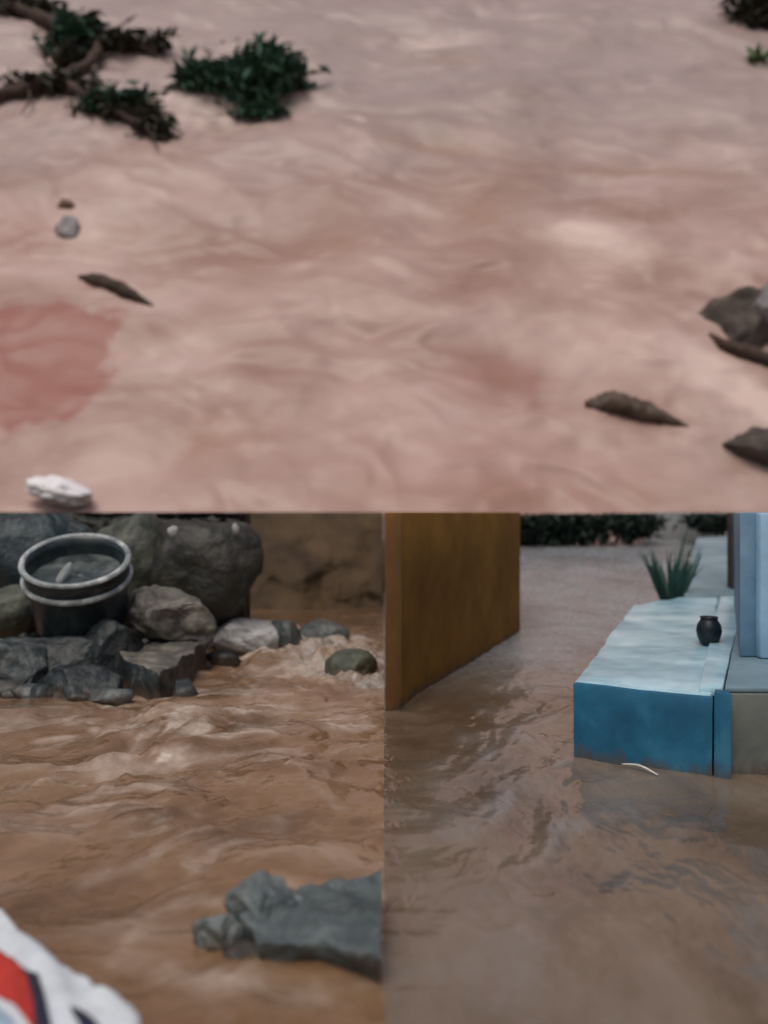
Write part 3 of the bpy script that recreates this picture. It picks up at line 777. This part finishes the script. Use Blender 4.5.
from_bm('navy_panel', sheet_poly([(24, 967), (38, 974), (45, 1000), (54, 1040), (36, 1040), (33, 1000)], .010, .004), M_navy, sh)
from_bm('navy_panel', sheet_poly([(70, 1010), (80, 1012), (92, 1022), (104, 1036), (84, 1038)], .007, .004), M_navy, sh)
from_bm('pale_blue_panel', sheet_poly([(-40, 988), (0, 1010), (14, 1022), (20, 1040), (-40, 1040)], .007, .004), M_pb, sh)

# ================================================================ right place: lane between the walls
M_or = rough_mat('orange_plaster', (.15, .064, .012, 1), (.22, .098, .017, 1), (.28, .13, .025, 1), 1.4, .85, .25, .01, .15, tide=True)
M_or2 = rough_mat('bright_orange_plaster', (.26, .11, .022, 1), (.33, .145, .034, 1), None, 3, .8, .2, .01, tide=True)
A = on(386, 714, 0); B = on(520, 634, 0)
ow = tag(empty('building', (.6, 9, 0)), 'low orange brown plastered building beside the lane, flood running along its wall', 'building')
u = (B - A).normalized(); nrm = Vector((u.y, -u.x, 0))
rough_block('wall', [(.012, A.y + .02), (B.x, B.y), (1.45, 14.2), (.012, 14.2)], -.3, H - .004, M_or, ow, w=.012, jig=.005, cell=.2)
q = A + u * .27
rough_block('corner_trim', [(A.x, A.y - .01), (q.x + nrm.x * .02, q.y + nrm.y * .02), (q.x - nrm.x * .03, q.y - nrm.y * .03), (A.x + .0, A.y + .15)], -.3, H - .006, M_or2, ow, w=.006, jig=.002, cell=.1)

# blue plinth
M_dim = rough_mat('dim_blue_grey_render', (.12, .18, .21, 1), (.20, .28, .32, 1), (.28, .37, .41, 1), 1.2, .6, .4, .012)
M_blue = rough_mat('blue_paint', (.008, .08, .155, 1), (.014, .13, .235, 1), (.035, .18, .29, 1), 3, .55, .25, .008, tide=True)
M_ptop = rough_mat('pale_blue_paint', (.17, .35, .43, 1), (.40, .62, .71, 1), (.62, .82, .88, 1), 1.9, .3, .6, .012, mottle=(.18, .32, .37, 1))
M_pside = rough_mat('grey_blue_paint', (.12, .20, .24, 1), (.19, .29, .34, 1), None, 2.5, .65, .3, .01)
pa, pb = (1.09, 5.14), (1.735, 4.77)
pl = tag(empty('plinth', (1.6, 6, 0)), 'long low plinth with deep blue front and pale worn top in the flooded lane', 'plinth')
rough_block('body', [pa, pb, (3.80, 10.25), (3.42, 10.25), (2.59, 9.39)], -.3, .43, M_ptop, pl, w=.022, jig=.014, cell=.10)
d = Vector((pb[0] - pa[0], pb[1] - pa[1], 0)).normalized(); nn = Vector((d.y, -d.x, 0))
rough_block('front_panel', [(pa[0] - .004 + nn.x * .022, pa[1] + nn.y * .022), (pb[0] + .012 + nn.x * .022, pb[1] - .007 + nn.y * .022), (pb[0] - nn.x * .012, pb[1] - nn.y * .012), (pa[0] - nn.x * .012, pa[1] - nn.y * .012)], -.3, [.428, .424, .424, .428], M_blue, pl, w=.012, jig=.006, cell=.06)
rough_block('corner_post', [(1.739, 4.742), (1.815, 4.700), (1.834, 4.79), (1.775, 4.83)], -.3, .45, M_blue, pl, w=.006, jig=.002, cell=.09)
rough_block('kerb', [(1.70, 4.86), (1.83, 4.86), (4.05, 10.1), (3.77, 10.1)], .40, .455, M_ptop, pl, w=.012, jig=.005, cell=.14)
tag(rough_block('ramp_block', [(3.42, 10.28), (4.35, 10.28), (6.3, 16), (5.55, 16)], -.3, [.44, .47, .98, .95], M_dim, None, loc=Vector((4.4, 12, 0)), w=.02, jig=.012, cell=.2),
    'grey blue ramp rising behind the far end of the pale plinth top', 'block')
M_beige = rough_mat('beige_render', (.11, .12, .11, 1), (.17, .18, .165, 1), None, 2.5, .75, .3, .01, tide=True)
lw = tag(empty('low_wall', (2.6, 5.4, 0)), 'low grey beige wall right of the blue plinth, carrying the blue column', 'wall')
rough_block('wall_body', [(1.836, 4.80), (5.5, 4.80), (5.5, 12), (4.45, 10.26), (4.06, 10.1)], -.3, .43, M_beige, lw, w=.012, jig=.005, cell=.14)
rough_block('coping', [(1.822, 4.815), (5.5, 4.815), (5.5, 12), (4.45, 10.2), (4.035, 10.1)], .434, .462, M_pside, lw, w=.008, jig=.003, cell=.14)
M_colm = rough_mat('blue_grey_plaster', (.08, .16, .24, 1), (.13, .24, .34, 1), (.19, .32, .43, 1), 1.8, .6, .25, .01)
M_colm2 = rough_mat('light_blue_plaster', (.26, .44, .6, 1), (.36, .55, .72, 1), None, 2.5, .6, .2, .01)
cl = tag(empty('column', (2.8, 6.2, .462)), 'blue grey plastered column with a lighter stripe at the right edge', 'column')
rough_block('shaft', [(2.30, 5.82), (3.6, 5.82), (3.6, 9), (3.5, 9)], .463, H - .004, M_colm, cl, w=.015, jig=.004, cell=.14)
rough_block('pilaster', [(2.40, 5.74), (2.56, 5.74), (2.56, 5.83), (2.40, 5.83)], .463, H - .005, M_colm2, cl, w=.02, jig=.003, cell=.12)
M_dk = rough_mat('dark_timber', (.025, .022, .022, 1), (.055, .045, .042, 1), None, 4, .7, .4, .01)
tag(rough_block('post', [(4.10, 10.62), (4.26, 10.62), (4.26, 10.76), (4.10, 10.76)], .5, H - .006, M_dk, None, loc=Vector((4.2, 10.7, .5)), w=.01, jig=.006, cell=.15), 'dark timber post on the grey blue ramp beside the column', 'post')

# dark pot on the plinth
M_pot = rough_mat('dark_pot', (.006, .012, .018, 1), (.014, .024, .032, 1), None, 8, .4, .2, .005)
p = on(709, 645, .432); k2 = 1.0
pt = tag(empty('flower_pot', p), 'small dark round pot standing on the pale plinth top', 'pot')
prof = [(.0, 0), (.045, 0), (.062, .012), (.082, .06), (.090, .105), (.082, .15), (.062, .18), (.058, .19), (.066, .203), (.060, .208), (.048, .195), (.046, .17), (.0, .165)]
from_bm('body', lathe(prof, 32, Matrix.Translation(p)), M_pot, pt)

# spiky plant behind the plinth
M_sp = leaf_mat('spiky_leaves', (.012, .04, .035, 1), (.025, .075, .06, 1), (.05, .11, .08, 1))
base = Vector((3.36, 10.55, .1))
pp = tag(empty('spiky_plant', base), 'spiky dark green plant growing behind the plinth in the lane', 'plant')
rp = random.Random(8)
bm = bmesh.new()
def blade(bm, b, tip, w, bend):
    n = 9; pts = []
    for i in range(n + 1):
        t_ = i / n
        pts.append(b.lerp(tip, t_) + bend * math.sin(math.pi * t_))
    s = (tip - b).cross(Vector((0, 1, .2))).normalized()
    prev = None
    for i, q in enumerate(pts):
        ww = w * (1 - (i / n) ** 1.6) * (0.55 + .45 * min(1, i / 2.5)) + .001
        cur = (bm.verts.new(q - s * ww), bm.verts.new(q + Vector((0, ww * .5, 0))), bm.verts.new(q + s * ww))
        if prev:
            bm.faces.new((prev[0], prev[1], cur[1], cur[0])); bm.faces.new((prev[1], prev[2], cur[2], cur[1]))
        prev = cur
tips = [(672, 548), (690, 519), (697, 537), (684, 534), (677, 562), (700, 552), (669, 575), (704, 566), (689, 545), (693, 560), (680, 553)]
for (x, y) in tips:
    tip = at(x, y, 10.45 + rp.uniform(-.25, .25))
    tip.z = min(tip.z, H - .03)
    blade(bm, base + Vector((rp.uniform(-.05, .05), rp.uniform(-.05, .05), 0)), tip, rp.uniform(.02, .032), Vector((rp.uniform(-.06, .06), rp.uniform(-.05, .05), .03)))
for _ in range(34):
    a = rp.uniform(0, 6.28); L = rp.uniform(.35, .8)
    tip = base + Vector((math.cos(a) * L * .5, math.sin(a) * L * .5, .35 + L * .7))
    tip.z = min(tip.z, H - .05)
    blade(bm, base + Vector((rp.uniform(-.05, .05), rp.uniform(-.05, .05), .1)), tip, rp.uniform(.016, .028), Vector((math.cos(a) * .05, math.sin(a) * .05, .08)))
from_bm('leaf_blades', bm, M_sp, pp)
bm = bmesh.new(); tube_bm(bm, [base + Vector((0, 0, -.25)), base + Vector((.01, 0, .05)), base + Vector((0, .01, .25))], [.06, .05, .03], 10, .2)
from_bm('stem', bm, M_bark, pp)

# pale reed caught at the foot of the plinth
M_reed = flat_mat('pale_reed', (.62, .62, .58, 1), .5, .1, 8)
a, b_ = on(622, 764, .02), on(658, 775, .015)
bm = bmesh.new(); pts = smooth_path([a, a.lerp(b_, .5) + Vector((0, 0, .02)), b_], 6)
tube_bm(bm, pts, [.004 + .002 * math.sin(i / 12 * 3.1) for i in range(len(pts))], 8)
tag(from_bm('reed_stem', bm, M_reed, None, True, a.lerp(b_, .5)), 'thin pale reed stem floating at the foot of the blue plinth', 'reed')

# bushes and a pale wall closing the lane
M_hd = leaf_mat('hedge_leaves', (.006, .012, .009, 1), (.014, .028, .02, 1), (.03, .045, .028, 1))
for (x, wpx, y1, lab) in ((536, 30, 546, 'dark bush next to the orange building at the end of the lane'), (582, 30, 536, 'dark bush in the middle of the row closing the lane'), (628, 26, 532, 'dark bush right of the row, next to the pale garden wall'), (716, 22, 526, 'dark bush between the pale garden wall and the column')):
    d_ = 19.2; c = at(x, (512 + y1) / 2, d_); zb = lane_z(d_)
    bt = tag(empty('bush', (c.x, d_, zb)), lab, 'bush', 'bushes closing the lane')
    bm = bmesh.new(); hh = (y1 - 512) / F * d_
    leaf_cloud(bm, c, (wpx / F * d_ * .95, .35, hh * .62), 2200, .17, rnd, zmax=H, clumps=40)
    from_bm('foliage', bm, M_hd, bt, smooth=False)
    bm = bmesh.new(); tube_bm(bm, [Vector((c.x, d_, zb - .15)), Vector((c.x + .02, d_, c.z)), Vector((c.x, d_ + .03, H - .12))], [.05, .04, .02], 8, .2)
    from_bm('stem', bm, M_bark, bt)
M_pw = rough_mat('pale_grey_render', (.20, .21, .21, 1), (.28, .29, .29, 1), None, 1.5, .8, .2, .01)
a = at(644, 520, 20.0); b_ = at(735, 520, 20.0)
tag(rough_block('garden_wall', [(a.x, 20.0), (b_.x, 20.0), (b_.x, 20.2), (a.x, 20.2)], .3, H - .006, M_pw, None, loc=Vector((a.x, 20, .3)), w=.015, jig=.006, cell=.25), 'pale grey garden wall at the end of the lane', 'wall')
